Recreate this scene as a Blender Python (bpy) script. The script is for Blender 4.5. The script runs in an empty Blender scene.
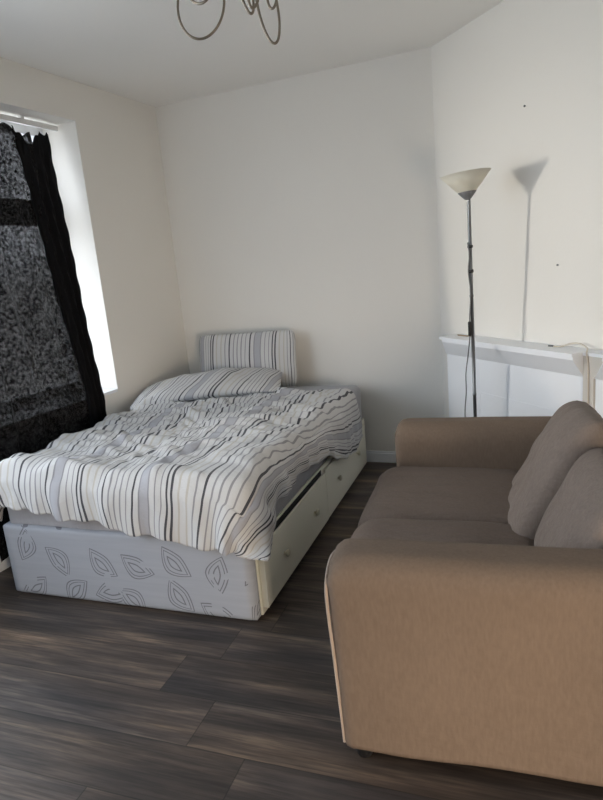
import bpy, bmesh, math, random
import numpy as np
from mathutils import Vector, Matrix, noise

random.seed(7)
sc = bpy.context.scene
col = sc.collection
PI = math.pi

# ------------------------------------------------------------------ camera, world, light, exposure
cam_d = bpy.data.cameras.new('camera')
cam = bpy.data.objects.new('camera', cam_d)
col.objects.link(cam)
cam_d.sensor_fit = 'VERTICAL'
cam_d.sensor_height = 36.0
cam_d.sensor_width = 27.135
cam_d.lens = 27.0
cam_d.clip_start = 0.02
R = ((0.9420219963395653, 0.008834475962698249, 0.33543480804306),
     (0.3239574969655583, 0.2365568966218761, -0.9160198550361435),
     (-0.08744197260029213, 0.9715774733365793, 0.2199798052837538))
cam.matrix_world = Matrix(((*R[0], 0), (*R[1], 0), (*R[2], 1.3244), (0, 0, 0, 1)))
sc.camera = cam

vs = sc.view_settings
vs.view_transform = 'Standard'
vs.look = 'None'
vs.gamma = 1.0
vs.use_curve_mapping = False
vs.exposure = 0.14

world = bpy.data.worlds.new('overcast_sky')
sc.world = world
world.use_nodes = True
bg = world.node_tree.nodes['Background']
_wt = world.node_tree
_g = _wt.nodes.new('ShaderNodeTexCoord')
_s = _wt.nodes.new('ShaderNodeSeparateXYZ')
_r = _wt.nodes.new('ShaderNodeValToRGB')
_wt.links.new(_g.outputs['Generated'], _s.inputs[0])
_wt.links.new(_s.outputs[2], _r.inputs[0])
_r.color_ramp.elements[0].position = 0.0
_r.color_ramp.elements[0].color = (0.42, 0.44, 0.46, 1)      # street below the horizon
_r.color_ramp.elements[1].position = 0.06
_r.color_ramp.elements[1].color = (0.84, 0.91, 1.0, 1)
_wt.links.new(_r.outputs[0], bg.inputs['Color'])
bg.inputs['Strength'].default_value = 5.0


def area(name, loc, target, sx, sy, power, color, spread=180):
    d = bpy.data.lights.new(name, 'AREA')
    d.shape = 'RECTANGLE'
    d.size, d.size_y = sx, sy
    d.energy = power
    d.color = color
    d.spread = math.radians(spread)
    o = bpy.data.objects.new(name, d)
    col.objects.link(o)
    o.location = loc
    o.rotation_euler = (Vector(target) - Vector(loc)).to_track_quat('-Z', 'Y').to_euler()
    return o


# daylight of the bay window: the tall gap between the two curtains, and its uncurtained part beside the camera
# low sun from the street enters past the edge of the curtain; the bay itself gives blue skylight
area('low_sun_outside', (-3.20, 1.36, 1.45), (0.2, 2.9, 1.42), 0.035, 0.34, 4.8, (1.0, 0.94, 0.84), 62)
area('low_sun_reflection_outside', (-3.20, 0.60, 1.45), (0.2, 2.9, 1.42), 0.05, 0.6, 0.4, (1.0, 0.94, 0.84), 62)
area('daylight_bay_window', (-2.40, 0.20, 1.50), (0.0, 1.6, 1.1), 1.3, 1.3, 16, (0.67, 0.82, 1.0))
area('added_low_fill', (1.3, -0.45, 0.60), (0.0, 1.5, 0.10), 0.9, 0.7, 27, (1.0, 0.83, 0.65), 84)  # added warm fill for the near sofa arm; its source is unseen and assumed


# ------------------------------------------------------------------ material helpers
def new_mat(name, color=(0.8, 0.8, 0.8), rough=0.6, metal=0.0, spec=0.5, sheen=0.0):
    m = bpy.data.materials.new(name)
    m.use_nodes = True
    b = m.node_tree.nodes['Principled BSDF']
    b.inputs['Base Color'].default_value = (*color, 1)
    b.inputs['Roughness'].default_value = rough
    b.inputs['Metallic'].default_value = metal
    b.inputs['Specular IOR Level'].default_value = spec
    if sheen:
        b.inputs['Sheen Weight'].default_value = sheen
        b.inputs['Sheen Roughness'].default_value = 0.5
    return m


class NT:
    def __init__(s, m):
        s.m = m
        s.t = m.node_tree
        s.b = s.t.nodes.get('Principled BSDF')

    def n(s, typ, **kw):
        x = s.t.nodes.new(typ)
        for k, v in kw.items():
            if k.startswith('i_'):
                x.inputs[k[2:].replace('_', ' ')].default_value = v
            else:
                setattr(x, k, v)
        return x

    def l(s, a, b):
        s.t.links.new(a, b)

    def math(s, op, a, b=None, c=None):
        x = s.t.nodes.new('ShaderNodeMath')
        x.operation = op
        for i, v in enumerate((a, b, c)):
            if v is None:
                continue
            if isinstance(v, (int, float)):
                x.inputs[i].default_value = v
            else:
                s.l(v, x.inputs[i])
        return x.outputs[0]

    def mix(s, fac, a, b, blend='MIX'):
        x = s.t.nodes.new('ShaderNodeMix')
        x.data_type = 'RGBA'
        x.blend_type = blend
        for sock, v in ((x.inputs[0], fac), (x.inputs[6], a), (x.inputs[7], b)):
            if isinstance(v, (int, float)):
                sock.default_value = v
            elif isinstance(v, tuple):
                sock.default_value = (*v, 1)
            else:
                s.l(v, sock)
        return x.outputs[2]

    def ramp(s, fac, stops, interp='LINEAR'):
        x = s.t.nodes.new('ShaderNodeValToRGB')
        cr = x.color_ramp
        cr.interpolation = interp
        while len(cr.elements) < len(stops):
            cr.elements.new(0.5)
        for e, (p, c_) in zip(cr.elements, stops):
            e.position = p
            e.color = (*c_, 1) if len(c_) == 3 else c_
        s.l(fac, x.inputs[0])
        return x.outputs[0]

    def bump(s, h, strength=0.2, dist=0.01):
        x = s.t.nodes.new('ShaderNodeBump')
        x.inputs['Strength'].default_value = strength
        x.inputs['Distance'].default_value = dist
        s.l(h, x.inputs['Height'])
        s.l(x.outputs[0], s.b.inputs['Normal'])

    def noise(s, vec, scale, detail=3, rough=0.5):
        x = s.n('ShaderNodeTexNoise')
        x.inputs['Scale'].default_value = scale
        x.inputs['Detail'].default_value = detail
        x.inputs['Roughness'].default_value = rough
        if vec is not None:
            s.l(vec, x.inputs['Vector'])
        return x.outputs['Fac']

    def obj(s):
        return s.n('ShaderNodeTexCoord').outputs['Object']

    def uv(s):
        return s.n('ShaderNodeTexCoord').outputs['UV']

    def scalev(s, vec, sc_):
        x = s.n('ShaderNodeMapping')
        s.l(vec, x.inputs['Vector'])
        x.inputs['Scale'].default_value = sc_
        return x.outputs[0]


def paint(name, color, rough=0.75, bump=0.12):
    m = new_mat(name, color, rough, spec=0.3)
    t = NT(m)
    o = t.obj()
    f = t.noise(o, 2.2, 4)
    c = t.mix(t.math('MULTIPLY', f, 0.16), color, tuple(x * 0.9 for x in color))
    t.l(c, t.b.inputs['Base Color'])
    t.bump(t.noise(o, 60, 3), bump, 0.004)
    return m


M = {}
M['wall'] = paint('wall_paint', (0.84, 0.815, 0.765))
M['ceil'] = paint('ceiling_paint', (0.93, 0.91, 0.87))
M['gloss'] = paint('white_gloss_paint', (0.87, 0.89, 0.92), 0.4, 0.05)
M['plastic'] = new_mat('white_plastic', (0.8, 0.8, 0.79), 0.4)
M['black'] = new_mat('black_plastic', (0.012, 0.012, 0.013), 0.4)
M['rug'] = None


def floor_mat():
    m = new_mat('dark_wood_laminate', (0.06, 0.05, 0.045), 0.42, spec=0.45)
    t = NT(m)
    o = t.obj()
    sep = t.n('ShaderNodeSeparateXYZ')
    t.l(o, sep.inputs[0])
    x, y = sep.outputs[0], sep.outputs[1]
    ry = t.math('DIVIDE', t.math('ADD', y, 20.037), 0.19)
    row = t.math('FLOOR', ry)
    fy = t.math('FRACT', ry)
    wn = t.n('ShaderNodeTexWhiteNoise', noise_dimensions='1D')
    t.l(row, wn.inputs['W'])
    rx = t.math('ADD', t.math('DIVIDE', t.math('ADD', x, 20.0), 1.22), t.math('MULTIPLY', wn.outputs['Value'], 3.0))
    cx = t.math('FLOOR', rx)
    fx = t.math('FRACT', rx)
    comb = t.n('ShaderNodeCombineXYZ')
    t.l(row, comb.inputs[0])
    t.l(cx, comb.inputs[1])
    wn2 = t.n('ShaderNodeTexWhiteNoise', noise_dimensions='3D')
    t.l(comb.outputs[0], wn2.inputs['Vector'])
    off = t.n('ShaderNodeVectorMath', operation='MULTIPLY_ADD')
    t.l(wn2.outputs['Color'], off.inputs[0])
    off.inputs[1].default_value = (7, 7, 7)
    t.l(o, off.inputs[2])
    v = off.outputs[0]
    g1 = t.noise(t.scalev(v, (1.6, 16, 16)), 1.0, 5, 0.6)
    g2 = t.noise(t.scalev(v, (5, 110, 110)), 1.0, 4, 0.6)
    g3 = t.noise(t.scalev(v, (0.9, 5, 5)), 1.0, 2, 0.5)
    base = t.ramp(g1, [(0.30, (0.032, 0.027, 0.026)), (0.48, (0.068, 0.056, 0.050)), (0.60, (0.125, 0.098, 0.080)), (0.74, (0.25, 0.19, 0.14))])
    base = t.mix(t.ramp(g2, [(0.40, (0, 0, 0)), (0.66, (0.6, 0.6, 0.6))]), base, (0.018, 0.015, 0.014))
    warm = t.ramp(g3, [(0.35, (0.72, 0.74, 0.80)), (0.65, (1.35, 1.22, 1.08))])
    base = t.mix(1.0, base, warm, 'MULTIPLY')
    br = t.math('ADD', t.math('MULTIPLY', wn2.outputs['Value'], 0.55), 0.72)
    vm = t.n('ShaderNodeVectorMath', operation='SCALE')
    t.l(base, vm.inputs[0])
    t.l(br, vm.inputs['Scale'])
    # thin bevel joints between planks
    e1 = t.math('LESS_THAN', t.math('MINIMUM', fy, t.math('SUBTRACT', 1.0, fy)), 0.010)
    e2 = t.math('LESS_THAN', t.math('MINIMUM', fx, t.math('SUBTRACT', 1.0, fx)), 0.0016)
    e = t.math('MAXIMUM', e1, e2)
    c = t.mix(t.math('MULTIPLY', e, 0.6), vm.outputs[0], (0.008, 0.007, 0.006))
    t.l(c, t.b.inputs['Base Color'])
    rr = t.math('ADD', t.math('MULTIPLY', g2, 0.2), 0.38)
    t.l(rr, t.b.inputs['Roughness'])
    t.bump(t.math('SUBTRACT', g2, t.math('MULTIPLY', e, 3.0)), 0.12, 0.002)
    return m


M['floor'] = floor_mat()


def stripe_mat():
    m = new_mat('striped_cotton', (0.75, 0.74, 0.71), 0.85, spec=0.2, sheen=0.15)
    t = NT(m)
    sep = t.n('ShaderNodeSeparateXYZ')
    t.l(t.uv(), sep.inputs[0])
    f = t.math('FRACT', t.math('DIVIDE', t.math('ADD', sep.outputs[0], 10.0), 0.40))
    W = (0.60, 0.595, 0.59)
    L = (0.30, 0.295, 0.31)
    D = (0.075, 0.075, 0.085)
    G = (0.42, 0.42, 0.45)
    B = (0.50, 0.47, 0.42)
    seq = [(W, 10), (L, 3), (W, 11), (L, 3), (W, 12), (D, 5), (W, 11), (L, 3), (G, 20), (L, 3), (W, 12), (L, 3), (W, 12), (L, 3),
           (W, 10), (D, 4), (W, 7), (D, 5), (W, 12), (B, 5), (W, 14), (B, 5), (W, 12), (L, 4), (W, 12), (D, 4), (W, 12), (L, 4), (W, 10), (L, 4)]
    tot = sum(s for _, s in seq)
    stops, a = [], 0
    for c_, s in seq:
        stops.append((a / tot, c_))
        a += s
    c = t.ramp(f, stops, 'CONSTANT')
    t.l(c, t.b.inputs['Base Color'])
    t.bump(t.noise(t.scalev(t.uv(), (1, 1, 1)), 38, 4, 0.6), 0.35, 0.012)
    return m


M['stripe'] = stripe_mat()


def fabric(name, color, scale=500, var=0.12, bump=0.25, sheen=0.25, rough=0.9, crease=0.01):
    m = new_mat(name, color, rough, spec=0.15, sheen=sheen)
    t = NT(m)
    o = t.obj()
    a = t.noise(t.scalev(o, (1, 1, 0.25)), scale * 0.3, 3)
    b = t.noise(o, 3.0, 3)
    f = t.math('ADD', t.math('MULTIPLY', a, 0.6), t.math('MULTIPLY', b, 0.4))
    c = t.ramp(f, [(0.3, tuple(x * (1 - var) for x in color)), (0.7, tuple(min(1, x * (1 + var)) for x in color))])
    t.l(c, t.b.inputs['Base Color'])
    big = t.noise(t.scalev(o, (1.0, 2.2, 2.2)), 7, 4, 0.6)
    b1 = t.n('ShaderNodeBump')
    b1.inputs['Strength'].default_value = 0.35
    b1.inputs['Distance'].default_value = crease
    t.l(big, b1.inputs['Height'])
    b2 = t.n('ShaderNodeBump')
    b2.inputs['Strength'].default_value = bump
    b2.inputs['Distance'].default_value = 0.002
    t.l(a, b2.inputs['Height'])
    t.l(b1.outputs[0], b2.inputs['Normal'])
    t.l(b2.outputs[0], t.b.inputs['Normal'])
    return m


M['sofa'] = fabric('taupe_cord_fabric', (0.188, 0.138, 0.103), sheen=0.02)
M['cushion'] = fabric('grey_taupe_fabric', (0.158, 0.122, 0.100), sheen=0.02, crease=0.05)
M['back_cushion'] = fabric('grey_taupe_cushion_fabric', (0.215, 0.172, 0.145), sheen=0.05, crease=0.06)
M['piping'] = fabric('piping_fabric', (0.42, 0.33, 0.27))
M['mattress'] = fabric('grey_sheet', (0.36, 0.36, 0.385), 300, 0.06)


def damask():
    m = new_mat('leaf_damask', (0.6, 0.6, 0.6), 0.6, spec=0.3)
    t = NT(m)
    sep = t.n('ShaderNodeSeparateXYZ')
    t.l(t.obj(), sep.inputs[0])
    u = t.math('ADD', sep.outputs[0], sep.outputs[1])
    comb = t.n('ShaderNodeCombineXYZ')
    t.l(u, comb.inputs[0])
    t.l(sep.outputs[2], comb.inputs[1])
    vo = t.n('ShaderNodeTexVoronoi', voronoi_dimensions='2D', feature='F1')
    vo.inputs['Scale'].default_value = 5.7
    vo.inputs['Randomness'].default_value = 0.45
    t.l(comb.outputs[0], vo.inputs['Vector'])
    sub = t.n('ShaderNodeVectorMath', operation='SUBTRACT')
    t.l(comb.outputs[0], sub.inputs[0])
    t.l(vo.outputs['Position'], sub.inputs[1])
    s2 = t.n('ShaderNodeSeparateColor')
    t.l(vo.outputs['Color'], s2.inputs[0])
    rot = t.n('ShaderNodeVectorRotate', rotation_type='Z_AXIS')
    t.l(sub.outputs[0], rot.inputs['Vector'])
    t.l(t.math('MULTIPLY', s2.outputs[0], 6.28), rot.inputs['Angle'])
    s3 = t.n('ShaderNodeSeparateXYZ')
    t.l(rot.outputs[0], s3.inputs[0])
    lx = t.math('DIVIDE', t.math('ABSOLUTE', s3.outputs[0]), 0.082)
    ly = t.math('DIVIDE', t.math('ABSOLUTE', t.math('ADD', s3.outputs[1], t.math('MULTIPLY', t.math('MULTIPLY', s3.outputs[0], s3.outputs[0]), 3.0))), 0.048)
    # pointed-oval distance: 1 on the outline
    r = t.math('ADD', t.math('POWER', lx, 1.7), ly)
    total = None
    for c_, w in ((1.0, 0.055), (0.72, 0.045), (0.30, 0.06)):
        k = t.math('LESS_THAN', t.math('ABSOLUTE', t.math('SUBTRACT', r, c_)), w)
        total = k if total is None else t.math('MAXIMUM', total, k)
    ns = t.noise(t.obj(), 9, 2)
    br = t.math('GREATER_THAN', ns, 0.40)
    total = t.math('MULTIPLY', total, t.math('MULTIPLY', br, 0.75))
    wv = t.noise(t.scalev(t.obj(), (3, 3, 60)), 1.0, 3)
    base = t.mix(wv, (0.35, 0.375, 0.425), (0.43, 0.45, 0.50))
    c = t.mix(total, base, (0.12, 0.118, 0.13))
    t.l(c, t.b.inputs['Base Color'])
    t.bump(wv, 0.2, 0.004)
    return m


M['damask'] = damask()
M['drawer'] = paint('sage_grey_drawer', (0.82, 0.80, 0.68), 0.6, 0.05)
M['drawer_edge'] = new_mat('cream_edge', (0.68, 0.66, 0.56), 0.5)
M['knob'] = new_mat('cream_knob', (0.60, 0.56, 0.42), 0.35)
M['gap_shade'] = new_mat('painted_gap_shade', (0.03, 0.03, 0.03), 0.9)  # near-black colour standing in for shade at the drawer gap
M['pole'] = new_mat('grey_metal', (0.20, 0.205, 0.21), 0.35, 0.8)
M['cup'] = new_mat('dark_grey_cup', (0.16, 0.16, 0.165), 0.45)
M['wire'] = new_mat('brushed_metal_wire', (0.30, 0.25, 0.19), 0.35, 0.85)
M['cord'] = new_mat('grey_cord', (0.16, 0.16, 0.165), 0.5)
M['cream_cord'] = new_mat('cream_cord', (0.62, 0.56, 0.47), 0.5)
M['wood'] = new_mat('stick_wood', (0.35, 0.26, 0.16), 0.7)

m = new_mat('frosted_shade', (0.86, 0.83, 0.74), 0.45)
m.node_tree.nodes['Principled BSDF'].inputs['Subsurface Weight'].default_value = 0.0
t = NT(m)
tr = t.n('ShaderNodeBsdfTranslucent')
tr.inputs['Color'].default_value = (0.9, 0.87, 0.78, 1)
mx = t.n('ShaderNodeMixShader')
mx.inputs[0].default_value = 0.45
t.l(t.b.outputs[0], mx.inputs[1])
t.l(tr.outputs[0], mx.inputs[2])
t.l(mx.outputs[0], t.t.nodes['Material Output'].inputs[0])
M['shade'] = m


def curtain_mat(name, lo, hi):
    m = new_mat(name, (0.012, 0.011, 0.012), 0.9, spec=0.1)
    t = NT(m)
    o = t.obj()
    f = t.noise(o, 62, 2, 0.6)
    f2 = t.noise(t.scalev(o, (1, 1, 0.3)), 220, 2)
    g = t.math('ADD', t.math('MULTIPLY', f, 0.8), t.math('MULTIPLY', t.noise(o, 9, 2), 0.2))
    tr = t.n('ShaderNodeBsdfTransparent')
    mr = t.n('ShaderNodeMapRange')
    mr.inputs['From Min'].default_value = 0.38
    mr.inputs['From Max'].default_value = 0.62
    mr.inputs['To Min'].default_value = lo
    mr.inputs['To Max'].default_value = hi
    t.l(g, mr.inputs['Value'])
    t.l(t.ramp(g, [(0.42, (0.006, 0.006, 0.006)), (0.60, (0.035, 0.034, 0.036))]), t.b.inputs['Base Color'])
    mx = t.n('ShaderNodeMixShader')
    t.l(mr.outputs[0], mx.inputs[0])
    t.l(t.b.outputs[0], mx.inputs[1])
    t.l(tr.outputs[0], mx.inputs[2])
    t.l(mx.outputs[0], t.t.nodes['Material Output'].inputs[0])
    return m


M['sheer'] = curtain_mat('thin_black_curtain', 0.035, 0.20)
M['blackout'] = new_mat('black_curtain', (0.010, 0.010, 0.011), 0.95, spec=0.1)

m = bpy.data.materials.new('window_glass')
m.use_nodes = True
t = NT(m)
t.t.nodes.remove(t.b)
gl = t.n('ShaderNodeBsdfGlossy')
gl.inputs['Roughness'].default_value = 0.02
tr = t.n('ShaderNodeBsdfTransparent')
mx = t.n('ShaderNodeMixShader')
mx.inputs[0].default_value = 0.93
t.l(gl.outputs[0], mx.inputs[1])
t.l(tr.outputs[0], mx.inputs[2])
t.l(mx.outputs[0], t.t.nodes['Material Output'].inputs[0])
M['glass'] = m


# ------------------------------------------------------------------ mesh helpers
def link(name, me, mat, parent=None, smooth=False):
    o = bpy.data.objects.new(name, me)
    col.objects.link(o)
    if mat:
        me.materials.append(mat)
    if smooth:
        me.polygons.foreach_set('use_smooth', [True] * len(me.polygons))
    if parent:
        o.parent = parent
    return o


def from_bm(name, bm, mat, parent=None, smooth=False):
    me = bpy.data.meshes.new(name)
    bmesh.ops.recalc_face_normals(bm, faces=bm.faces)
    bm.to_mesh(me)
    bm.free()
    return link(name, me, mat, parent, smooth)


def tag(o, label=None, cat=None, group=None, kind=None):
    for k, v in (('label', label), ('category', cat), ('group', group), ('kind', kind)):
        if v:
            o[k] = v
    return o


def empty(name, loc, label, cat, group=None):
    o = bpy.data.objects.new(name, None)
    o.empty_display_size = 0.1
    col.objects.link(o)
    o.location = loc
    return tag(o, label, cat, group)


def add_box(bm, lo, hi, mtx=None, bevel=0.0, seg=2):
    vs_ = [(x, y, z) for x in (lo[0], hi[0]) for y in (lo[1], hi[1]) for z in (lo[2], hi[2])]
    v = [bm.verts.new(mtx @ Vector(p) if mtx else p) for p in vs_]
    idx = ((0, 1, 3, 2), (4, 6, 7, 5), (0, 4, 5, 1), (2, 3, 7, 6), (0, 2, 6, 4), (1, 5, 7, 3))
    fs = [bm.faces.new([v[i] for i in f]) for f in idx]
    if bevel:
        es = list({e for f in fs for e in f.edges})
        bmesh.ops.bevel(bm, geom=es, offset=bevel, segments=seg, profile=0.5, affect='EDGES')
    return v


def box(name, lo, hi, mat, parent=None, bevel=0.0, mtx=None, smooth=False):
    bm = bmesh.new()
    add_box(bm, lo, hi, mtx, bevel)
    return from_bm(name, bm, mat, parent, smooth)


def prism(bm, pts, z0, z1):
    a = [bm.verts.new((p[0], p[1], z0)) for p in pts]
    b = [bm.verts.new((p[0], p[1], z1)) for p in pts]
    n = len(pts)
    bm.faces.new(a)
    bm.faces.new(b)
    for i in range(n):
        bm.faces.new([a[i], a[(i + 1) % n], b[(i + 1) % n], b[i]])


def tube_bm(bm, pts, r, n=10, closed=False):
    P = [Vector(p) for p in pts]
    N = len(P)
    rings = []
    prev = None
    for i, p in enumerate(P):
        if closed:
            d = (P[(i + 1) % N] - P[i - 1]).normalized()
        else:
            d = (P[min(i + 1, N - 1)] - P[max(i - 1, 0)]).normalized()
        ref = prev if prev is not None else (Vector((0, 0, 1)) if abs(d.z) < 0.9 else Vector((1, 0, 0)))
        a = (ref - d * ref.dot(d)).normalized()
        prev = a
        b = d.cross(a)
        rr = r[i] if isinstance(r, (list, tuple)) else r
        rings.append([bm.verts.new(p + (a * math.cos(2 * PI * k / n) + b * math.sin(2 * PI * k / n)) * rr) for k in range(n)])
    for i in range(N if closed else N - 1):
        A, B = rings[i], rings[(i + 1) % N]
        for k in range(n):
            bm.faces.new([A[k], A[(k + 1) % n], B[(k + 1) % n], B[k]])
    if not closed:
        bm.faces.new(rings[0])
        bm.faces.new(rings[-1])


def tube(name, pts, r, mat, parent=None, n=10, closed=False):
    bm = bmesh.new()
    tube_bm(bm, pts, r, n, closed)
    return from_bm(name, bm, mat, parent, True)


def lathe(name, prof, mat, parent=None, n=40, loc=(0, 0, 0), cap=False):
    bm = bmesh.new()
    rings = []
    for r, z in prof:
        rings.append([bm.verts.new((loc[0] + max(r, 1e-4) * math.cos(2 * PI * k / n), loc[1] + max(r, 1e-4) * math.sin(2 * PI * k / n), loc[2] + z)) for k in range(n)])
    for A, B in zip(rings, rings[1:]):
        for k in range(n):
            bm.faces.new([A[k], A[(k + 1) % n], B[(k + 1) % n], B[k]])
    if cap:
        bm.faces.new(rings[0])
        bm.faces.new(rings[-1])
    return from_bm(name, bm, mat, parent, True)


def spline(pts, n=8):
    P = [Vector(p) for p in pts]
    out = []
    for i in range(len(P) - 1):
        p0, p1, p2, p3 = P[max(i - 1, 0)], P[i], P[i + 1], P[min(i + 2, len(P) - 1)]
        for k in range(n):
            u = k / n
            out.append(0.5 * ((2 * p1) + (p2 - p0) * u + (2 * p0 - 5 * p1 + 4 * p2 - p3) * u * u + (3 * p1 - p0 - 3 * p2 + p3) * u ** 3))
    out.append(P[-1])
    return out


def soft_box(name, lo, hi, rad, mat, parent=None, n=22, flat_bottom=False, puff=None, wob=0.0, seed=0.0, mtx=None, skip_front=False):
    """A box whose corners are rounded by ellipsoid radii (rx, ry, rz); puff(x,y,z,u,v,w)->offset"""
    c = [(a + b) / 2 for a, b in zip(lo, hi)]
    h = [(b - a) / 2 for a, b in zip(lo, hi)]
    bm = bmesh.new()
    bmesh.ops.create_grid(bm, x_segments=1, y_segments=1, size=1)
    bm.clear()
    key = {}

    def warp(u):      # denser near the rounded ends
        return math.sin(u * PI / 2) * 0.5 + u * 0.5

    def vert(u, v, w):
        k = (round(u, 5), round(v, 5), round(w, 5))
        if k in key:
            return key[k]
        p = [warp(u) * h[0], warp(v) * h[1], warp(w) * h[2]]
        d = []
        q = []
        for i in range(3):
            lim = h[i] - rad[i]
            cl = max(-lim, min(lim, p[i]))
            if flat_bottom and i == 2 and p[i] < 0:
                cl = p[i]
            q.append(cl)
            d.append((p[i] - cl) / rad[i])
        L = math.sqrt(sum(x * x for x in d))
        mxd = max(abs(x) for x in d)
        if L > 1e-6:
            k2 = mxd / L
            p = [q[i] + d[i] * k2 * rad[i] for i in range(3)]
        if puff:
            o = puff(u, v, w)
            p = [p[i] + o[i] for i in range(3)]
        if wob:
            nv = noise.noise_vector(Vector((p[0] * 5 + seed, p[1] * 5, p[2] * 5))) * wob
            p = [p[i] + nv[i] for i in range(3)]
        vec = Vector([p[i] + c[i] for i in range(3)])
        key[k] = bm.verts.new(mtx @ vec if mtx else vec)
        return key[k]

    g = [-1 + 2 * i / n for i in range(n + 1)]
    for ax in range(3):
        for s in (-1, 1):
            for i in range(n):
                for j in range(n):
                    qd = []
                    for a, b in ((g[i], g[j]), (g[i + 1], g[j]), (g[i + 1], g[j + 1]), (g[i], g[j + 1])):
                        co = [a, b]
                        co.insert(ax, s)
                        qd.append(vert(*co))
                    try:
                        bm.faces.new(qd)
                    except ValueError:
                        pass
    return from_bm(name, bm, mat, parent, True)


def pillow(name, w, h, t, mat, parent=None, n=36, mtx=None, uvx=0.0, uvrot=0.0, wr=0.012, seed=0.0, corner=0.5, sag=0.0, pw=4):
    """Plump cushion in local XY (w by h), thickness along Z."""
    bm = bmesh.new()
    uvl = bm.loops.layers.uv.new('uv')
    top, bot = {}, {}
    for i in range(n + 1):
        for j in range(n + 1):
            u = -1 + 2 * i / n
            v = -1 + 2 * j / n
            uu = math.sin(u * PI / 2) * 0.4 + u * 0.6
            vv = math.sin(v * PI / 2) * 0.4 + v * 0.6
            e = max(0.0, (1 - abs(uu) ** pw) * (1 - abs(vv) ** pw)) ** corner
            # sides pull in between the corners
            cr_ = 1 - 0.07 * (uu * vv) ** 4
            x = uu * w / 2 * (1 - 0.03 * (1 - vv * vv) * abs(uu)) * cr_
            y = vv * h / 2 * (1 - 0.04 * (1 - uu * uu) * abs(vv)) * cr_
            nz = noise.noise(Vector((x * 6 + seed, y * 6, seed))) * wr + noise.noise(Vector((x * 15 + seed, y * 9, 3 + seed))) * wr * 0.5
            edge = i in (0, n) or j in (0, n)
            z = e * t / 2
            zs = -sag * (uu * uu)
            for dct, s in ((top, 1), (bot, -1)):
                if edge and s == -1:
                    bot[i, j] = top[i, j]
                    continue
                p = Vector((x, y, s * (z + nz * e) + zs))
                dct[i, j] = bm.verts.new(mtx @ p if mtx else p)
    cr, sr = math.cos(uvrot), math.sin(uvrot)
    for dct, s in ((top, 1), (bot, -1)):
        for i in range(n):
            for j in range(n):
                ids = [(i, j), (i + 1, j), (i + 1, j + 1), (i, j + 1)]
                if s < 0:
                    ids.reverse()
                try:
                    f = bm.faces.new([dct[k] for k in ids])
                except ValueError:
                    continue
                for lp, (a, b) in zip(f.loops, ids):
                    X = (-1 + 2 * a / n) * w / 2
                    Y = (-1 + 2 * b / n) * h / 2
                    lp[uvl].uv = (X * cr - Y * sr + uvx, X * sr + Y * cr)
    me = bpy.data.meshes.new(name)
    bm.to_mesh(me)
    bm.free()
    o = link(name, me, mat, parent, True)
    ring = [(i, 0) for i in range(n)] + [(n, j) for j in range(n)] + [(i, n) for i in range(n, 0, -1)] + [(0, j) for j in range(n, 0, -1)]
    pts = []
    for i, j in ring:
        u = -1 + 2 * i / n
        v = -1 + 2 * j / n
        uu = math.sin(u * PI / 2) * 0.4 + u * 0.6
        vv = math.sin(v * PI / 2) * 0.4 + v * 0.6
        cr_ = 1 - 0.07 * (uu * vv) ** 4
        p = Vector((uu * w / 2 * (1 - 0.03 * (1 - vv * vv) * abs(uu)) * cr_, vv * h / 2 * (1 - 0.04 * (1 - uu * uu) * abs(vv)) * cr_, -sag * uu * uu))
        pts.append(mtx @ p if mtx else p)
    return o, pts


def frame(loc, ex, ey):
    """matrix with local X along ex, local Y along ey (orthogonalised)"""
    ex = Vector(ex).normalized()
    ey = Vector(ey)
    ey = (ey - ex * ey.dot(ex)).normalized()
    ez = ex.cross(ey)
    m_ = Matrix((ex, ey, ez)).transposed().to_4x4()
    m_.translation = Vector(loc)
    return m_


# ------------------------------------------------------------------ room shell
H = 2.424
LB = Vector((-2.236, 3.796, 0))
BR = Vector((-0.419, 3.717, 0))
dL = Vector((-0.076, -0.997, 0)).normalized()
nL = Vector((-dL.y, dL.x, 0)) * 1          # into the room (+x)
if nL.x < 0:
    nL = -nL
dR = Vector((0.658, -0.753, 0)).normalized()
nR = Vector((-0.753, -0.658, 0))


def wallpt(origin, d, n_, s, off=0.0):
    return origin + d * s + n_ * off


LE = wallpt(LB, dL, nL, 5.6)
RC = wallpt(BR, dR, nR, 2.5)
T = 0.3


def wall_seg(name, A, B, nrm, z0=0.0, z1=H, thick=T, mat=None):
    bm = bmesh.new()
    prism(bm, [A, B, B - nrm * thick, A - nrm * thick], z0, z1)
    return tag(from_bm(name, bm, mat or M['wall']), kind='structure')


back_n = Vector((-(BR - LB).normalized().y * -1, -1, 0)).normalized()
bd = (BR - LB).normalized()
back_n = Vector((bd.y, -bd.x, 0))
wall_seg('wall_back', LB - bd * 0.35, BR + bd * 0.35, back_n)
wall_seg('wall_right', BR, RC, nR, thick=0.25)
wall_seg('wall_right_far', RC - Vector((0, 0, 0)), Vector((RC.x, -1.8, 0)), Vector((-1, 0, 0)), thick=0.2)
wall_seg('wall_front', Vector((LE.x - 0.2, -1.8, 0)), Vector((RC.x + 0.2, -1.8, 0)), Vector((0, 1, 0)), thick=0.2)

# left wall with the bay opening
s0 = 0.777                       # right-hand reveal
s1 = 3.55                        # other reveal, out of the frame
ZS, ZH = 0.663, 2.212
bm = bmesh.new()


def wl(s, off=0.0):
    p = wallpt(LB, dL, nL, s, off)
    return (p.x, p.y)


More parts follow.
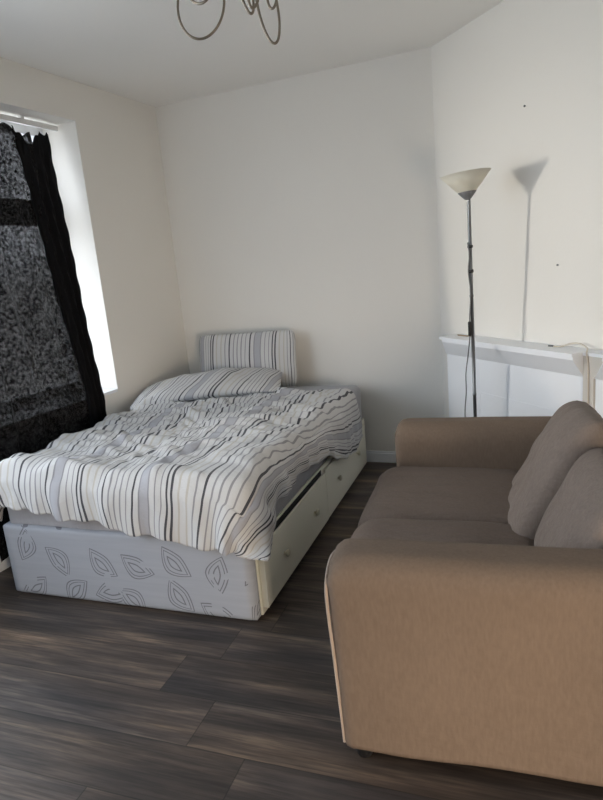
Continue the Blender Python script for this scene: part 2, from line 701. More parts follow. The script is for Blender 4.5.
TW = 0.32
prism(bm, [wl(-0.1), wl(s0), wl(s0, -TW), wl(-0.1, -TW)], 0, H)
prism(bm, [wl(s1), wl(5.7), wl(5.7, -TW), wl(s1, -TW)], 0, H)
prism(bm, [wl(s0), wl(s1), wl(s1, -TW), wl(s0, -TW)], 0, ZS)
prism(bm, [wl(s0), wl(s1), wl(s1, -TW), wl(s0, -TW)], ZH, H)
tag(from_bm('wall_left', bm, M['wall']), kind='structure')

fl = [(LB.x - 0.6, LB.y + 0.3), (RC.x + 0.3, LB.y + 0.3), (RC.x + 0.3, -2.0), (LE.x - 0.3, -2.0)]
bm = bmesh.new()
prism(bm, fl, -0.1, 0.0)
tag(from_bm('floor', bm, M['floor']), kind='structure')
bm = bmesh.new()
prism(bm, fl, H, H + 0.1)
tag(from_bm('ceiling', bm, M['ceil']), kind='structure')


def skirting(name, A, B, nrm, h=0.075, d=0.014):
    bm = bmesh.new()
    prism(bm, [A + nrm * 0.0005, B + nrm * 0.0005, B + nrm * d, A + nrm * d], 0, h - 0.012)
    prism(bm, [A + nrm * 0.0005, B + nrm * 0.0005, B + nrm * (d * 0.6), A + nrm * (d * 0.6)], h - 0.012, h)
    return tag(from_bm(name, bm, M['gloss']), kind='structure')


skirting('baseboard_back', LB + bd * 0.02, BR - bd * 0.01, back_n)
skirting('baseboard_left', wallpt(LB, dL, nL, 0.02), wallpt(LB, dL, nL, 5.4), nL)

# window: sill board, frame, sash bars and glass
win = bpy.data.objects.new('window_1', None)
col.objects.link(win)
tag(win, kind='structure')
fr = bmesh.new()
o0, o1 = -0.31, -0.25
zf0, zf1 = ZS + 0.02, ZH


def fbox(bm_, sa, sb, za, zb, oa=o0, ob=o1):
    prism(bm_, [wl(sa, oa), wl(sb, oa), wl(sb, ob), wl(sa, ob)], za, zb)


fbox(fr, s0, s0 + 0.06, zf0, zf1)
fbox(fr, s1 - 0.06, s1, zf0, zf1)
fbox(fr, s0 + 0.06, s1 - 0.06, zf0, zf0 + 0.06)
fbox(fr, s0 + 0.06, s1 - 0.06, zf1 - 0.05, zf1)
sm = [s0 + 0.06 + (s1 - s0 - 0.12) * k / 3 for k in range(4)]
for s in sm[1:-1]:
    fbox(fr, s - 0.035, s + 0.035, zf0 + 0.06, zf1 - 0.05)
ZT = 1.74
for a, b in zip(sm, sm[1:]):
    fbox(fr, a, b, ZT - 0.07, ZT + 0.07, o0 + 0.006, o1 - 0.006)
from_bm('window_frame', fr, M['gloss'], win)
bm = bmesh.new()
prism(bm, [wl(s0 + 0.002, -0.25), wl(s1 - 0.002, -0.25), wl(s1 - 0.002, -0.001), wl(s0 + 0.002, -0.001)], ZS + 0.0005, ZS + 0.018)
from_bm('window_sill', bm, M['gloss'], win)
bm = bmesh.new()
prism(bm, [wl(s0 + 0.03, -0.283), wl(s1 - 0.03, -0.283), wl(s1 - 0.03, -0.279), wl(s0 + 0.03, -0.279)], zf0 + 0.02, zf1 - 0.02)
from_bm('glass', bm, M['glass'], win)

# ------------------------------------------------------------------ curtain track and curtains
tr_o = empty('curtain_track', (*wl(2.1, -0.12), 2.18), 'white curtain track across the top of the window recess', 'curtain rail')
inv = Matrix.Translation(-tr_o.location)


def at_parent(o, root):
    o.parent = root
    o.matrix_parent_inverse = Matrix.Translation(-root.location)
    return o


bm = bmesh.new()
prism(bm, [wl(s0 + 0.02, -0.135), wl(s1 - 0.02, -0.135), wl(s1 - 0.02, -0.115), wl(s0 + 0.02, -0.115)], 2.172, 2.198)
at_parent(from_bm('rail', bm, M['plastic']), tr_o)
for k in range(2):
    bm = bmesh.new()
    s = s0 + 0.25 + k * 0.9
    prism(bm, [wl(s, -0.133), wl(s + 0.02, -0.133), wl(s + 0.02, -0.117), wl(s, -0.117)], 2.198, ZH)
    at_parent(from_bm('bracket', bm, M['plastic']), tr_o)


def curtain(name, sa, sb, mat, label, folds, amp, front, seed, top_fn, narrow):
    """hangs from the track and falls forward over the sill; sa..sb along the wall from the corner"""
    nu, nv = 150, 70
    V, F, UV = [], [], []
    for j in range(nv + 1):
        v = j / nv
        for i in range(nu + 1):
            u = i / nu
            zt = top_fn(u)
            z = zt + (0.06 - zt) * v
            k = min(1.0, max(0.0, (2.16 - z) / (2.16 - 0.70)))
            off = -0.14 + (0.20 + front) * (k ** 1.2)
            a = amp * (0.35 + 0.65 * min(1, v * 5))
            ph = u * folds * 2 * PI + seed + 0.3 * math.sin(v * 3 + seed)
            off += a * math.sin(ph) + a * 0.4 * math.sin(ph * 2.3 + 1) + 0.004 * math.sin(z * 40 + u * 30)
            if z > ZS - 0.02 and False:
                off = min(off, 0)
            if off < 0.018 and z < ZS + 0.03:
                off = 0.018 + 0.2 * max(0, a * (1 + math.sin(ph)))
            s = sa + (sb - sa) * u
            s += narrow * k * (1 - u)
            s += 0.004 * math.sin(z * 7 + u * 5 + seed)
            x, y = wl(s, off)
            V.append((x, y, z))
    for j in range(nv):
        for i in range(nu):
            a = j * (nu + 1) + i
            F.append((a, a + 1, a + nu + 2, a + nu + 1))
    me = bpy.data.meshes.new(name)
    me.from_pydata(V, [], F)
    me.update()
    o = link(name, me, mat, None, True)
    sd = o.modifiers.new('thick', 'SOLIDIFY')
    sd.thickness = 0.0015
    return tag(o, label, 'curtain')


def top_a(u):
    return 2.155 - 0.045 * max(0, math.sin(u * 16 + 0.5)) ** 2 + 0.012 * math.sin(u * 41)


def top_b(u):
    return 2.15 - 0.085 * max(0.0, 1 - abs(u - 0.62) / 0.3) + 0.01 * math.sin(u * 33)


curtain('curtain', s0 + 0.075, s0 + 0.32, M['blackout'], 'opaque black curtain bunched at the right end of the window', 3, 0.012, 0.0, 0.4, top_b, 0.13)
curtain('curtain', s0 + 0.21, s0 + 1.03, M['sheer'], 'thin black curtain with daylight showing through, left of the opaque one', 4, 0.014, -0.030, 1.9, top_a, 0.08)

# ------------------------------------------------------------------ boxed ledge on the right wall
def rw(s, off, z):
    p = wallpt(BR, dR, nR, s, off)
    return Vector((p.x, p.y, z))


def ledge_unit(root, sa, sb, pb, pa):
    # panel pa..pb, cornice from pa at its foot to sa at its lip
    bm_ = bmesh.new()
    prism(bm_, [rw(pa, 0.001, 0), rw(pb, 0.001, 0), rw(pb, 0.07, 0), rw(pa, 0.07, 0)], 0.0, 0.838)
    at_parent(from_bm('panel', bm_, M['gloss']), root)
    bm_ = bmesh.new()
    prof = [(0.0705, 0.742), (0.076, 0.742), (0.138, 0.824), (0.138, 0.838), (0.0705, 0.838)]
    ks = [pa, pa, sa, sa, sa]
    A = [bm_.verts.new(rw(k, o, z)) for k, (o, z) in zip(ks, prof)]
    B = [bm_.verts.new(rw(sb, o, z)) for o, z in prof]
    bm_.faces.new(A)
    bm_.faces.new(B)
    for i in range(5):
        bm_.faces.new([A[i], A[(i + 1) % 5], B[(i + 1) % 5], B[i]])
    at_parent(from_bm('cornice', bm_, M['gloss']), root)


led = empty('boxed_ledge', rw(0.65, 0.07, 0), 'white boxed-in ledge with a sloping cornice along the right wall', 'ledge')
ledge_unit(led, 0.20, 1.150, 1.150, 0.15)
ledge_unit(led, 1.305, 1.9, 1.9, 1.207)
for a, b, d_ in ((0.185, 1.150, 0.145), (1.1505, 1.3045, 0.084), (1.305, 1.92, 0.145)):
    bm = bmesh.new()
    prism(bm, [rw(a, 0.001, 0), rw(b, 0.001, 0), rw(b, d_, 0), rw(a, d_, 0)], 0.8382, 0.852)
    at_parent(from_bm('shelf_top', bm, M['gloss']), led)
bm = bmesh.new()
A = [rw(1.1505, 0.081, 0), rw(1.2065, 0.081, 0), rw(1.2065, 0.081, 0.742), rw(1.295, 0.081, 0.838), rw(1.1505, 0.081, 0.838)]
Bk = [rw(1.1505, 0.001, 0), rw(1.2065, 0.001, 0), rw(1.2065, 0.001, 0.742), rw(1.295, 0.001, 0.838), rw(1.1505, 0.001, 0.838)]
va = [bm.verts.new(p) for p in A]
vb = [bm.verts.new(p) for p in Bk]
bm.faces.new(va)
bm.faces.new(vb)
for i in range(5):
    bm.faces.new([va[i], va[(i + 1) % 5], vb[(i + 1) % 5], vb[i]])
post = at_parent(from_bm('post', bm, paint('cream_post_paint', (0.62, 0.585, 0.53), 0.5, 0.05)), led)
post['label'] = 'cream post flaring out at its top'
bm = bmesh.new()
for a, b, z0_, z1_ in ((0.44, 0.446, 0.10, 0.56), (0.446, 1.08, 0.554, 0.56), (1.08, 1.086, 0.10, 0.56)):
    prism(bm, [rw(a, 0.0702, 0), rw(b, 0.0702, 0), rw(b, 0.072, 0), rw(a, 0.072, 0)], z0_, z1_)
at_parent(from_bm('access_hatch_edge', bm, M['gloss']), led)

# cream cable on the ledge, dropping down the post
pts = [rw(0.95, 0.05, 0.8555), rw(0.99, 0.04, 0.857), rw(1.03, 0.03, 0.872), rw(1.08, 0.03, 0.876), rw(1.13, 0.04, 0.864), rw(1.165, 0.075, 0.857), rw(1.175, 0.089, 0.850),
       rw(1.178, 0.0862, 0.82), rw(1.182, 0.0858, 0.77), rw(1.184, 0.0858, 0.6), rw(1.182, 0.0858, 0.4), rw(1.18, 0.0858, 0.2)]
tag(tube('cable', spline(pts, 8), 0.0035, M['cream_cord'], n=8), 'cream cable lying on the white ledge and dropping down its post', 'cable')
tag(tube('plug_end', [rw(0.925, 0.055, 0.8567), rw(0.95, 0.05, 0.8567)], 0.0045, M['pole'], n=8), 'small grey cable end lying on the ledge', 'connector')
bm = bmesh.new()
tube_bm(bm, [rw(0.23, 0.05, 0.8552), rw(0.345, 0.045, 0.8552)], 0.003, 6)
tube_bm(bm, [rw(0.245, 0.058, 0.8552), rw(0.33, 0.054, 0.8552)], 0.003, 6)
tag(from_bm('wooden_sticks', bm, M['wood']), 'thin brown sticks lying on the left end of the white ledge', 'stick')
for i, (p, lab) in enumerate((((0.055, 3.175, 1.94), 'small dark screw in the right wall, high above the lamp'), ((0.189, 3.021, 1.219), 'small dark screw in the right wall, right of the lamp pole'))):
    q = Vector(p)
    # set on the wall face
    dist = (q - BR).dot(nR)
    q = q - nR * dist
    tag(tube('wall_screw', [q + nR * 0.0005, q + nR * 0.006], 0.0045, M['pole'], n=10), lab, 'screw')

# ------------------------------------------------------------------ floor lamp
lx, ly = -0.194, 3.13
lamp = empty('floor_lamp', (lx, ly, 0), 'tall grey uplighter floor lamp with a white cone shade', 'lamp')
LEAN = Matrix.Rotation(math.radians(4.5), 4, 'X')
lathe('base', [(0.0, 0.0), (0.115, 0.0), (0.115, 0.012), (0.105, 0.022), (0.02, 0.030), (0.0, 0.030)], M['pole'], lamp)
lathe('pole', [(0.0085, 0.028), (0.0085, 0.60), (0.0095, 0.601), (0.0095, 0.612), (0.0085, 0.613), (0.0085, 1.10), (0.0098, 1.101), (0.0098, 1.112), (0.0085, 1.113), (0.0085, 1.555)], M['pole'], lamp, 16)
head = [lathe('cup', [(0.009, -0.004), (0.016, 0.0), (0.042, 0.030), (0.040, 0.033), (0.015, 0.012), (0.0, 0.010)], M['cup'], lamp),
        lathe('lamp_shade', [(0.039, 0.029), (0.070, 0.062), (0.114, 0.112), (0.111, 0.112), (0.067, 0.064), (0.037, 0.032)], M['shade'], lamp),
        lathe('lamp_holder', [(0.0, 0.014), (0.014, 0.016), (0.014, 0.045), (0.0, 0.046)], M['plastic'], lamp, 16)]
for o in head:
    o.matrix_basis = LEAN @ Matrix.Translation((-0.004, 0, 1.555)) @ Matrix.Rotation(math.radians(-4), 4, 'Y') @ Matrix.Rotation(math.radians(-4), 4, 'X')
lathe('clip', [(0.011, -0.008), (0.013, -0.006), (0.013, 0.006), (0.011, 0.008)], M['black'], lamp, 14, (0, 0, 1.225))
lathe('clip', [(0.011, -0.006), (0.013, -0.005), (0.013, 0.005), (0.011, 0.006)], M['black'], lamp, 14, (0, 0, 1.34))
cpts = [(-0.010, -0.010, 1.36), (-0.004, -0.014, 1.30), (-0.011, -0.010, 1.225), (-0.003, -0.013, 1.12), (-0.012, -0.010, 1.0), (-0.011, -0.012, 0.93), (-0.024, -0.010, 0.82),
        (-0.038, -0.008, 0.72), (-0.040, -0.006, 0.62), (-0.050, -0.002, 0.50), (-0.046, 0.01, 0.3), (-0.06, 0.03, 0.15), (-0.10, 0.04, 0.04), (-0.14, 0.02, 0.006), (-0.20, 0.0, 0.008)]
tube('cord', spline(cpts, 8), 0.0028, M['cord'], lamp, 8)
bm = bmesh.new()
add_box(bm, (-0.020, -0.026, 0.915), (-0.004, -0.010, 0.985), None, 0.004, 3)
from_bm('switch', bm, M['black'], lamp, True)
for o in [c_ for c_ in col.objects if c_.parent == lamp]:
    if o.name.split('.')[0] in ('pole', 'clip', 'cord', 'switch'):
        o.matrix_basis = LEAN

# ------------------------------------------------------------------ ceiling light of curled wire
cl = empty('ceiling_light', (-0.62, 1.5, H), 'ceiling light of curled bronze wire loops above the bed end', 'ceiling light')
lathe('ceiling_rose', [(0.0, 0.0), (0.06, 0.0), (0.058, -0.018), (0.012, -0.03), (0.0, -0.03)], M['wire'], cl)
lathe('stem', [(0.007, -0.028), (0.007, -0.13), (0.022, -0.14), (0.022, -0.165), (0.0, -0.17)], M['wire'], cl, 16)


def wire_loop(cx, cy, zb, w, h, yaw, tilt, attach=(0, 0, -0.15)):
    """a teardrop of wire: bottom at world height zb, width w, height h, hung from the hub"""
    pts = []
    cz = zb + h / 2 - H
    X, Y = cx + 0.62, cy - 1.5
    for k in range(27):
        a = PI / 2 - 0.35 + 2 * PI * 1.06 * k / 26
        lx_ = math.cos(a) * w / 2
        lz_ = math.sin(a) * h / 2
        lx_ += tilt * lz_
        pts.append((X + lx_ * math.cos(yaw), Y + lx_ * math.sin(yaw) + 0.012 * k / 26, cz + lz_))
    hub = Vector(attach)
    p0 = Vector(pts[0])
    mid = (hub + p0) / 2 + Vector((0, 0.02, 0.03))
    tube('wire_loop', spline([hub, mid] + [Vector(p) for p in pts], 3), 0.0032, M['wire'], cl, 8)


wire_loop(-0.722, 1.50, 1.893, 0.118, 0.150, 0.15, 0.10)
wire_loop(-0.690, 1.44, 1.945, 0.085, 0.110, -0.2, 0.0)
wire_loop(-0.615, 1.53, 1.935, 0.030, 0.150, 0.3, -0.15)
wire_loop(-0.548, 1.50, 1.847, 0.046, 0.170, 0.1, -0.12)
wire_loop(-0.560, 1.46, 1.915, 0.028, 0.100, 0.5, 0.2)
wire_loop(-0.540, 1.52, 1.930, 0.030, 0.070, -0.3, 0.1)
for k in range(3):
    a = k * 2.1 + 0.5
    hx, hy = 0.10 * math.cos(a), 0.10 * math.sin(a)
    tube('arm', spline([(0, 0, -0.15), (hx * 0.5, hy * 0.5, -0.12), (hx, hy, -0.16), (hx, hy, -0.185)], 6), 0.004, M['wire'], cl, 8)
    lathe('lamp_holder', [(0.0, 0.0), (0.014, 0.0), (0.016, -0.035), (0.0, -0.037)], M['wire'], cl, 16, (hx, hy, -0.185))
    lathe('bulb', [(0.012, 0.0), (0.018, -0.02), (0.019, -0.035), (0.012, -0.05), (0.0, -0.055)], M['shade'], cl, 16, (hx, hy, -0.222))

# ------------------------------------------------------------------ divan bed
X0, X1, Y0, Y1 = -2.127, -0.930, 1.85, 3.68
bed = empty('divan_bed', ((X0 + X1) / 2, (Y0 + Y1) / 2, 0), 'double divan bed base in pale leaf-pattern fabric with drawers in its side', 'bed')


def P(o):
    return at_parent(o, bed)


P(soft_box('base', (X0, Y0, 0.003), (X1 - 0.004, Y1, 0.332), (0.018, 0.018, 0.012), M['damask'], n=16))
d1 = (Y0 + 0.045, Y0 + 0.86)
d2 = (Y0 + 0.90, Y0 + 1.75)
P(box('drawer_surround', (X1 - 0.0038, Y0 + 0.03, 0.018), (X1 + 0.006, Y1 - 0.01, 0.322), M['drawer'], None, 0.002))


def drawer(ya, yb, out, dy):
    bm_ = bmesh.new()
    add_box(bm_, (X1 + 0.0062 + out, ya, 0.048), (X1 + 0.018 + out, yb, 0.298), None, 0.003, 2)
    dr = P(from_bm('drawer', bm_, M['drawer']))
    for yy in (ya + (yb - ya) * 0.24, ya + (yb - ya) * 0.74):
        bm2 = bmesh.new()
        rings = []
        prof = [(0.005, 0.0002), (0.006, 0.008), (0.0145, 0.012), (0.016, 0.018), (0.011, 0.023), (0.0, 0.024)]
        for r, x in prof:
            rings.append([bm2.verts.new((X1 + 0.018 + out + x, yy + max(r, 1e-4) * math.cos(2 * PI * k / 18), 0.178 + max(r, 1e-4) * math.sin(2 * PI * k / 18))) for k in range(18)])
        for A_, B_ in zip(rings, rings[1:]):
            for k in range(18):
                bm2.faces.new([A_[k], A_[(k + 1) % 18], B_[(k + 1) % 18], B_[k]])
        kb = from_bm('knob', bm2, M['knob'], None, True)
        kb.parent = dr
        kb.matrix_parent_inverse = Matrix.Identity(4)
    return dr


def drawer_side(dr, ya, out):
    e = from_bm_box = box('drawer_edge', (X1 + 0.0064, ya - 0.0002, 0.04), (X1 + 0.0062 + out + 0.010, ya + 0.012, 0.24), M['drawer_edge'])
    e.parent = dr


da = drawer(d1[0], d1[1], 0.012, 0)
e = box('drawer_edge', (X1 + 0.0064, d1[0] - 0.0055, 0.048), (X1 + 0.030, d1[0] - 0.0005, 0.298), M['drawer_edge'])
e.parent = da
drawer(d2[0], d2[1], 0.0, 0)
P(box('drawer_gap_shade', (X1 + 0.0062, d1[0] + 0.01, 0.28), (X1 + 0.0085, d1[1] - 0.005, 0.312), M['gap_shade']))  # dark strip painting in the shade above the pulled-out drawer; nothing is cut open

# mattress
mat_o = soft_box('mattress', (X0 + 0.01, Y0 + 0.015, 0.334), (X1 + 0.005, Y1 - 0.01, 0.548), (0.05, 0.05, 0.045), M['mattress'], n=26, flat_bottom=True, wob=0.006, seed=2)
tag(mat_o, 'mattress in a plain grey sheet lying on the divan base', 'mattress')


# ------------------------------------------------------------------ duvet: a cloth settled over the mattress
def settle_duvet():
    rng = np.random.RandomState(5)
    xa, xb = -2.27, -0.52
    ya, yb = 1.58, 3.50
    nx, ny = 118, 126
    gx = np.linspace(0, 1, nx)
    gy = np.linspace(0, 1, ny)
    GX, GY = np.meshgrid(gx, gy, indexing='ij')
    Px = xa + (xb - xa) * GX
    Py = ya + (yb - ya) * GY

    def sn(x, y, f, s):
        out = np.zeros_like(x)
        r = np.random.RandomState(s)
        for k in range(9):
            a = r.uniform(0, 2 * PI)
            ff = f * r.uniform(0.6, 1.5)
            out += np.sin((x * math.cos(a) + y * math.sin(a)) * ff + r.uniform(0, 6.28))
        return out / 3.0
    Pz = 0.64 + 0.03 * sn(Px * 0.6, Py * 1.6, 34, 1) + 0.022 * sn(Px, Py, 14, 2) + 0.008 * sn(Px, Py, 75, 3)
    p = np.stack([Px, Py, Pz], -1)
    hx = (xb - xa) / (nx - 1) * 1.12
    hy = (yb - ya) / (ny - 1) * 1.18
    hd = math.hypot(hx, hy)
    vel = np.zeros_like(p)
    c = np.array([(X0 + X1) / 2, (Y0 + Y1) / 2, 0.27])
    hf = np.array([(X1 - X0) / 2 + 0.030, (Y1 - Y0) / 2 + 0.022, 0.295])
    r = 0.055
    inner = hf - r
    bump_h = lambda q: 0.016 * sn(q[..., 0], q[..., 1], 9, 11) + 0.016

    def con(p, A, B, L, k):
        d = p[B] - p[A]
        ln = np.sqrt((d * d).sum(-1, keepdims=True)) + 1e-9
        cc = d * (0.5 * k * (ln - L) / ln)
        p[A] += cc
        p[B] -= cc
    S = slice
    cons = []
    for st in (0, 1):
        n1 = (nx - 1 - st + 1) // 2
        cons.append(((S(st, st + 2 * n1 - 1, 2), S(None)), (S(st + 1, st + 2 * n1, 2), S(None)), hx, 1.0))
        n2 = (ny - 1 - st + 1) // 2
        cons.append(((S(None), S(st, st + 2 * n2 - 1, 2)), (S(None), S(st + 1, st + 2 * n2, 2)), hy, 1.0))
    # shear (whole-array Jacobi, small stiffness)
    shear = [((S(0, nx - 1), S(0, ny - 1)), (S(1, nx), S(1, ny)), hd, 0.35), ((S(1, nx), S(0, ny - 1)), (S(0, nx - 1), S(1, ny)), hd, 0.35)]
    bend = [((S(0, nx - 3), S(None)), (S(3, nx), S(None)), 3 * hx, 0.06), ((S(None), S(0, ny - 3)), (S(None), S(3, ny)), 3 * hy, 0.06)]
    dt = 0.012
    for it in range(190):
        vel[..., 2] -= 9.8 * dt
        vel *= 0.965
        old = p.copy()
        p = p + vel * dt
        for sub in range(5):
            for A, B, L, k in cons:
                con(p, A, B, L, k)
            for A, B, L, k in shear:
                con(p, A, B, L, k)
            for A, B, L, k in bend:
                con(p, A, B, L, k)
            q = p - c
            cl_ = np.clip(q, -inner, inner)
            dl = q - cl_
            ds = np.sqrt((dl * dl).sum(-1))
            ins = ds < r
            sc_ = np.where(ds > 1e-6, r / np.maximum(ds, 1e-6), 1.0)
            q2 = cl_ + dl * sc_[..., None]
            deep = ins & (ds <= 1e-6)
            q2[..., 2] = np.where(deep, hf[2], q2[..., 2])
            q = np.where(ins[..., None], q2, q)
            p = q + c
            # filling: soft lumps over the top
            inside = (np.abs(p[..., 0] - c[0]) < hf[0] - 0.03) & (np.abs(p[..., 1] - c[1]) < hf[1] - 0.03)
            zt = c[2] + hf[2] + bump_h(p)
            low = inside & (p[..., 2] < zt)
            p[..., 2] = np.where(low, p[..., 2] + 0.3 * (zt - p[..., 2]), p[..., 2])
            fr_ = (ins | low)[..., None]
            mv = p - old
            mv[..., :2] = np.where(fr_, mv[..., :2] * 0.35, mv[..., :2])
            p = old + mv
            p[..., 2] = np.maximum(p[..., 2], 0.05)
        vel = (p - old) / dt
        sp = np.sqrt((vel * vel).sum(-1, keepdims=True))
        vel *= np.minimum(1.0, 2.0 / np.maximum(sp, 1e-6))
    # light smoothing so the filling looks soft
    for k_ in range(4):
        m_ = p.copy()
        m_[1:-1, 1:-1] = (p[1:-1, 1:-1] * 4 + p[:-2, 1:-1] + p[2:, 1:-1] + p[1:-1, :-2] + p[1:-1, 2:]) / 8
        if k_ < 3:
            m_[..., 2] = p[..., 2]
        p = m_
    return p, Px, Py, nx, ny


def interp(x, pts):
    if x <= pts[0][0]:
        return pts[0][1]
    for (a, b), (c_, d_) in zip(pts, pts[1:]):
        if x <= c_:
            return b + (d_ - b) * (x - a) / (c_ - a)
    return pts[-1][1]


def make_duvet():
    p, Px, Py, nx, ny = settle_duvet()
    # how far the hem hangs: bring each column's lowest point to the height of the hem there
    jf = 6
    side = [(1.5, 0.30), (1.86, 0.30), (1.93, 0.33), (1.99, 0.40), (2.1, 0.44), (2.65, 0.41), (2.85, 0.32), (3.1, 0.25), (3.35, 0.235), (3.5, 0.29)]
    hem = [(-2.4, 0.45), (-2.05, 0.44), (-1.55, 0.385), (-1.22, 0.325), (-1.0, 0.315), (-0.8, 0.30)]
    imax = int(np.searchsorted(Px[:, 0], -0.64))
    jmin = int(np.searchsorted(Py[0], 1.66))
    zt = 0.545
    zside = p[imax - 8:imax + 1, :, 2].min(0).copy()
    zfoot = p[:, jmin:jmin + 9, 2].min(1).copy()
    for i in range(nx):
        for j in range(ny):
            z = p[i, j, 2]
            if z >= zt or i > imax or j < jmin:
                continue
            bx = max(0.0, Px[i, j] - X1 + 0.03)
            by = max(0.0, Y0 + 0.03 - Py[i, j])
            if Px[i, j] < X0 - 0.02 and by < 0.01:
                continue
            if bx + by < 1e-4:
                continue
            w = bx / (bx + by)
            E = w * interp(Py[i, j], side) + (1 - w) * interp(Px[i, j], hem)
            E += 0.006 * math.sin(Px[i, j] * 21 + Py[i, j] * 17) + 0.004 * math.sin(Px[i, j] * 57 - Py[i, j] * 43)
            zm = w * min(zside[j], 0.5) + (1 - w) * min(zfoot[i], 0.5)
            tt = (zt - z) / max(zt - zm, 0.05)
            p[i, j, 2] = zt - min(tt, 1.0) * (zt - E)
    for _ in range(8):
        q_ = p.copy()
        for i in range(nx - 1):
            for j in range(jmin, ny):
                if i > imax:
                    continue
                if Px[i, j] > X1 - 0.02 and Py[i, j] < Y0 + 0.06:
                    nb = [p[a, b] for a, b in ((i - 1, j), (i + 1, j), (i, j - 1), (i, j + 1)) if a <= imax and b >= jmin]
                    q_[i, j] = 0.5 * p[i, j] + 0.5 * sum(nb) / len(nb)
        p = q_
    p[..., 0] = np.where(Px > X1 - 0.1, np.minimum(p[..., 0], X1 + 0.062), p[..., 0])
    p[..., 1] = np.where(Py < Y0 + 0.1, np.maximum(p[..., 1], Y0 - 0.055), p[..., 1])
    # creases in the crumpled cotton
    def crease(x, y):
        a = noise.noise(Vector((x * 5.0 + 0.8 * y, y * 11.0, 1.7)))
        b = noise.noise(Vector((x * 9.0 - 4.0 * y, y * 16.0, 5.1)))
        c_ = noise.noise(Vector((x * 3.0, y * 4.5, 9.0)))
        d_ = noise.noise(Vector(((x + y) * 4.0, (x - y) * 13.0, 4.4)))
        return 0.046 * (0.28 - abs(a)) + 0.024 * (0.3 - abs(b)) + 0.030 * (0.25 - abs(d_)) + 0.035 * c_
    for i in range(nx):
        for j in range(ny):
            if p[i, j, 2] < 0.56:
                hk = min(1.0, (0.56 - p[i, j, 2]) / 0.08)
                if Py[i, j] < Y0 + 0.05 and Px[i, j] < X1 + 0.02:
                    p[i, j, 1] -= hk * 0.040 * max(0.0, noise.noise(Vector((Px[i, j] * 8.0 + p[i, j, 2] * 3, 2.0, 4.0))) + 0.1)
                elif Px[i, j] > X1 - 0.02:
                    p[i, j, 0] += hk * 0.035 * max(0.0, noise.noise(Vector((Py[i, j] * 7.0 + p[i, j, 2] * 5, 7.0, 1.0))) + 0.1)
            if p[i, j, 2] > 0.52:
                k = min(1.0, (p[i, j, 2] - 0.52) / 0.04)
                p[i, j, 2] += k * max(-0.004, crease(Px[i, j], Py[i, j]))
    V = [tuple(v) for v in p.reshape(-1, 3)]
    F, UVs = [], []
    for i in range(nx - 1):
        for j in range(ny - 1):
            x = (Px[i, j] + Px[i + 1, j]) / 2
            y = (Py[i, j] + Py[i, j + 1]) / 2
            if i + 1 > imax or j < jmin or x < -2.245 or y > 3.40 - 0.03 * math.sin(x * 4):
                continue
            F.append((i * ny + j, (i + 1) * ny + j, (i + 1) * ny + j + 1, i * ny + j + 1))
    me = bpy.data.meshes.new('duvet')
    me.from_pydata(V, [], F)
    uvl = me.uv_layers.new(name='uv')
    fx, fy = Px.reshape(-1), Py.reshape(-1)
    for lp in me.loops:
        x, y = fx[lp.vertex_index], fy[lp.vertex_index]
        fan = (x + 1.45) * (1 - 0.10 * (y - 1.85)) - 0.05 * (y - 1.85) * (1 if x > -1.5 else -0.3)
        fan += 0.05 * noise.noise(Vector((x * 1.3, y * 1.6, 3.3))) + 0.012 * noise.noise(Vector((x * 5, y * 6, 8.3)))
        uvl.data[lp.index].uv = (fan, y)
    bm_ = bmesh.new()
    bm_.from_mesh(me)
    loose = [v for v in bm_.verts if not v.link_faces]
    bmesh.ops.delete(bm_, geom=loose, context='VERTS')
    bm_.to_mesh(me)
    bm_.free()
    o = link('duvet', me, M['stripe'], None, True)
    sd = o.modifiers.new('filling', 'SOLIDIFY')
    sd.thickness = 0.011
    sd.offset = 0.6
    ss = o.modifiers.new('soft', 'SUBSURF')
    ss.levels = 1
    ss.render_levels = 1
    return tag(o, 'crumpled striped duvet spread over the bed and hanging over its foot and side', 'duvet')


make_duvet()

# pillows
mtx = frame((-1.68, 3.60, 0.735), (1, -0.02, 0.012), (0.0, 0.16, 1.0))
o, _ = pillow('pillow', 0.73, 0.38, 0.12, M['stripe'], None, mtx=mtx, pw=2.2, corner=0.6, uvx=0.43, seed=1.0)
tag(o, 'striped pillow standing upright against the back wall', 'pillow', None)
mtx = frame((-1.81, 3.27, 0.645), (1, 0.30, 0.05), (-0.32, 1.0, 0.14))
o, _ = pillow('pillow', 0.95, 0.46, 0.125, M['stripe'], None, mtx=mtx, pw=2.2, corner=0.6, uvx=0.1, uvrot=0.35, seed=4.0, wr=0.02, sag=0.03)
tag(o, 'striped pillow lying flat at the head of the bed in front of the upright one', 'pillow', None)

# ------------------------------------------------------------------ sofa
SX0, SX1 = -0.486, 0.295
SY0, SY1 = 1.31, 2.73
sofa = empty('sofa', ((SX0 + SX1) / 2, (SY0 + SY1) / 2, 0), 'two-seat taupe fabric sofa with rounded arms', 'sofa')


def S_(o):
    return at_parent(o, sofa)


def arm_puff(side):
    def f(u, v, w):
        # the arm swells a little towards its top
        k = max(0.0, w) * 0.008
        dz = -0.030 * max(0.0, (-u - 0.72) / 0.28) ** 2 * max(0.0, w) ** 4
        return (-0.017 * (0.5 + 0.5 * w) if u < 0 else 0, side * k, dz)
    return f


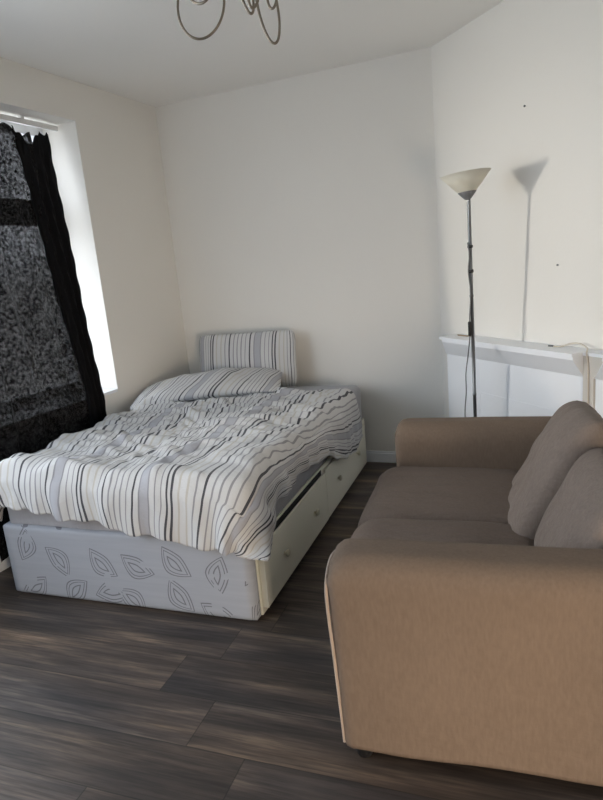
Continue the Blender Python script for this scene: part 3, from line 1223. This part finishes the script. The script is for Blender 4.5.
AR = 0.20
S_(soft_box('armrest', (SX0, SY0, 0.055), (SX1 - 0.002, SY0 + AR, 0.600), (0.03, 0.07, 0.07), M['sofa'], n=26, flat_bottom=True, wob=0.004, seed=1, puff=arm_puff(-1)))
S_(soft_box('armrest', (SX0 + 0.012, SY1 - AR, 0.055), (SX1 - 0.002, SY1, 0.598), (0.03, 0.075, 0.085), M['sofa'], n=26, flat_bottom=True, wob=0.004, seed=5, puff=arm_puff(1)))
S_(soft_box('seat_base', (SX0 + 0.01, SY0 + AR + 0.001, 0.055), (SX1 - 0.004, SY1 - AR - 0.001, 0.27), (0.02, 0.01, 0.02), M['sofa'], n=10))
ymid = 1.985


def seat_puff(u, v, w):
    k = (1 - u * u) * (1 - v * v)
    return (0, 0, 0.020 * k * (1 if w > 0 else 0.0))


for ya, yb, sd_ in ((SY0 + AR + 0.004, ymid - 0.002, 3), (ymid + 0.002, SY1 - AR - 0.004, 9)):
    S_(soft_box('seat_cushion', (SX0 - 0.070, ya, 0.273), (0.10, yb, 0.422), (0.10, 0.045, 0.064), M['cushion'], n=24, puff=seat_puff, wob=0.008, seed=sd_))
S_(soft_box('backrest', (0.225, SY0 + AR + 0.002, 0.055), (SX1, SY1 - AR - 0.002, 0.675), (0.05, 0.03, 0.05), M['sofa'], n=18, flat_bottom=True))
# back cushions
mtx = frame((0.135, 2.13, 0.553), (0.05, 1, -0.12), (0.56, 0.05, 1))
o, ring = pillow('back_cushion', 0.56, 0.50, 0.17, M['back_cushion'], None, mtx=mtx, seed=2.0, corner=0.42, wr=0.022)
S_(o)
mtx = frame((0.185, 1.70, 0.543), (-0.08, 1, -0.05), (0.50, 0.0, 1))
o, ring = pillow('back_cushion', 0.44, 0.40, 0.17, M['back_cushion'], None, mtx=mtx, seed=7.0, corner=0.42, wr=0.018)
S_(o)
pp = tube('seam', ring, 0.0035, M['sofa'], o, 6, True)
for x, y in ((SX0 + 0.055, SY0 + 0.05), (SX1 - 0.06, SY0 + 0.05), (SX0 + 0.055, SY1 - 0.05), (SX1 - 0.06, SY1 - 0.05)):
    S_(lathe('foot', [(0.0, 0.0), (0.020, 0.0), (0.024, 0.02), (0.024, 0.0545), (0.0, 0.0545)], M['black'], None, 18, (x, y, 0)))
# piping round the front panel of the near arm
pts = []
for y_ in (SY0 + 0.010, SY0 + AR - 0.010):
    pass
fx = SX0 + 0.0085
path = [(fx, SY0 + 0.016, 0.058), (fx - 0.008, SY0 + 0.014, 0.30), (fx - 0.013, SY0 + 0.010, 0.43), (fx - 0.015, SY0 + 0.013, 0.505), (fx - 0.015, SY0 + 0.030, 0.540), (fx - 0.014, SY0 + 0.06, 0.562),
        (fx - 0.014, SY0 + 0.10, 0.566), (fx - 0.014, SY0 + AR - 0.034, 0.545), (fx - 0.014, SY0 + AR - 0.012, 0.50)]
S_(tube('piping', spline(path, 8), 0.0045, M['piping'], None, 8))
sofa.rotation_euler = (0, 0, math.radians(2.8))
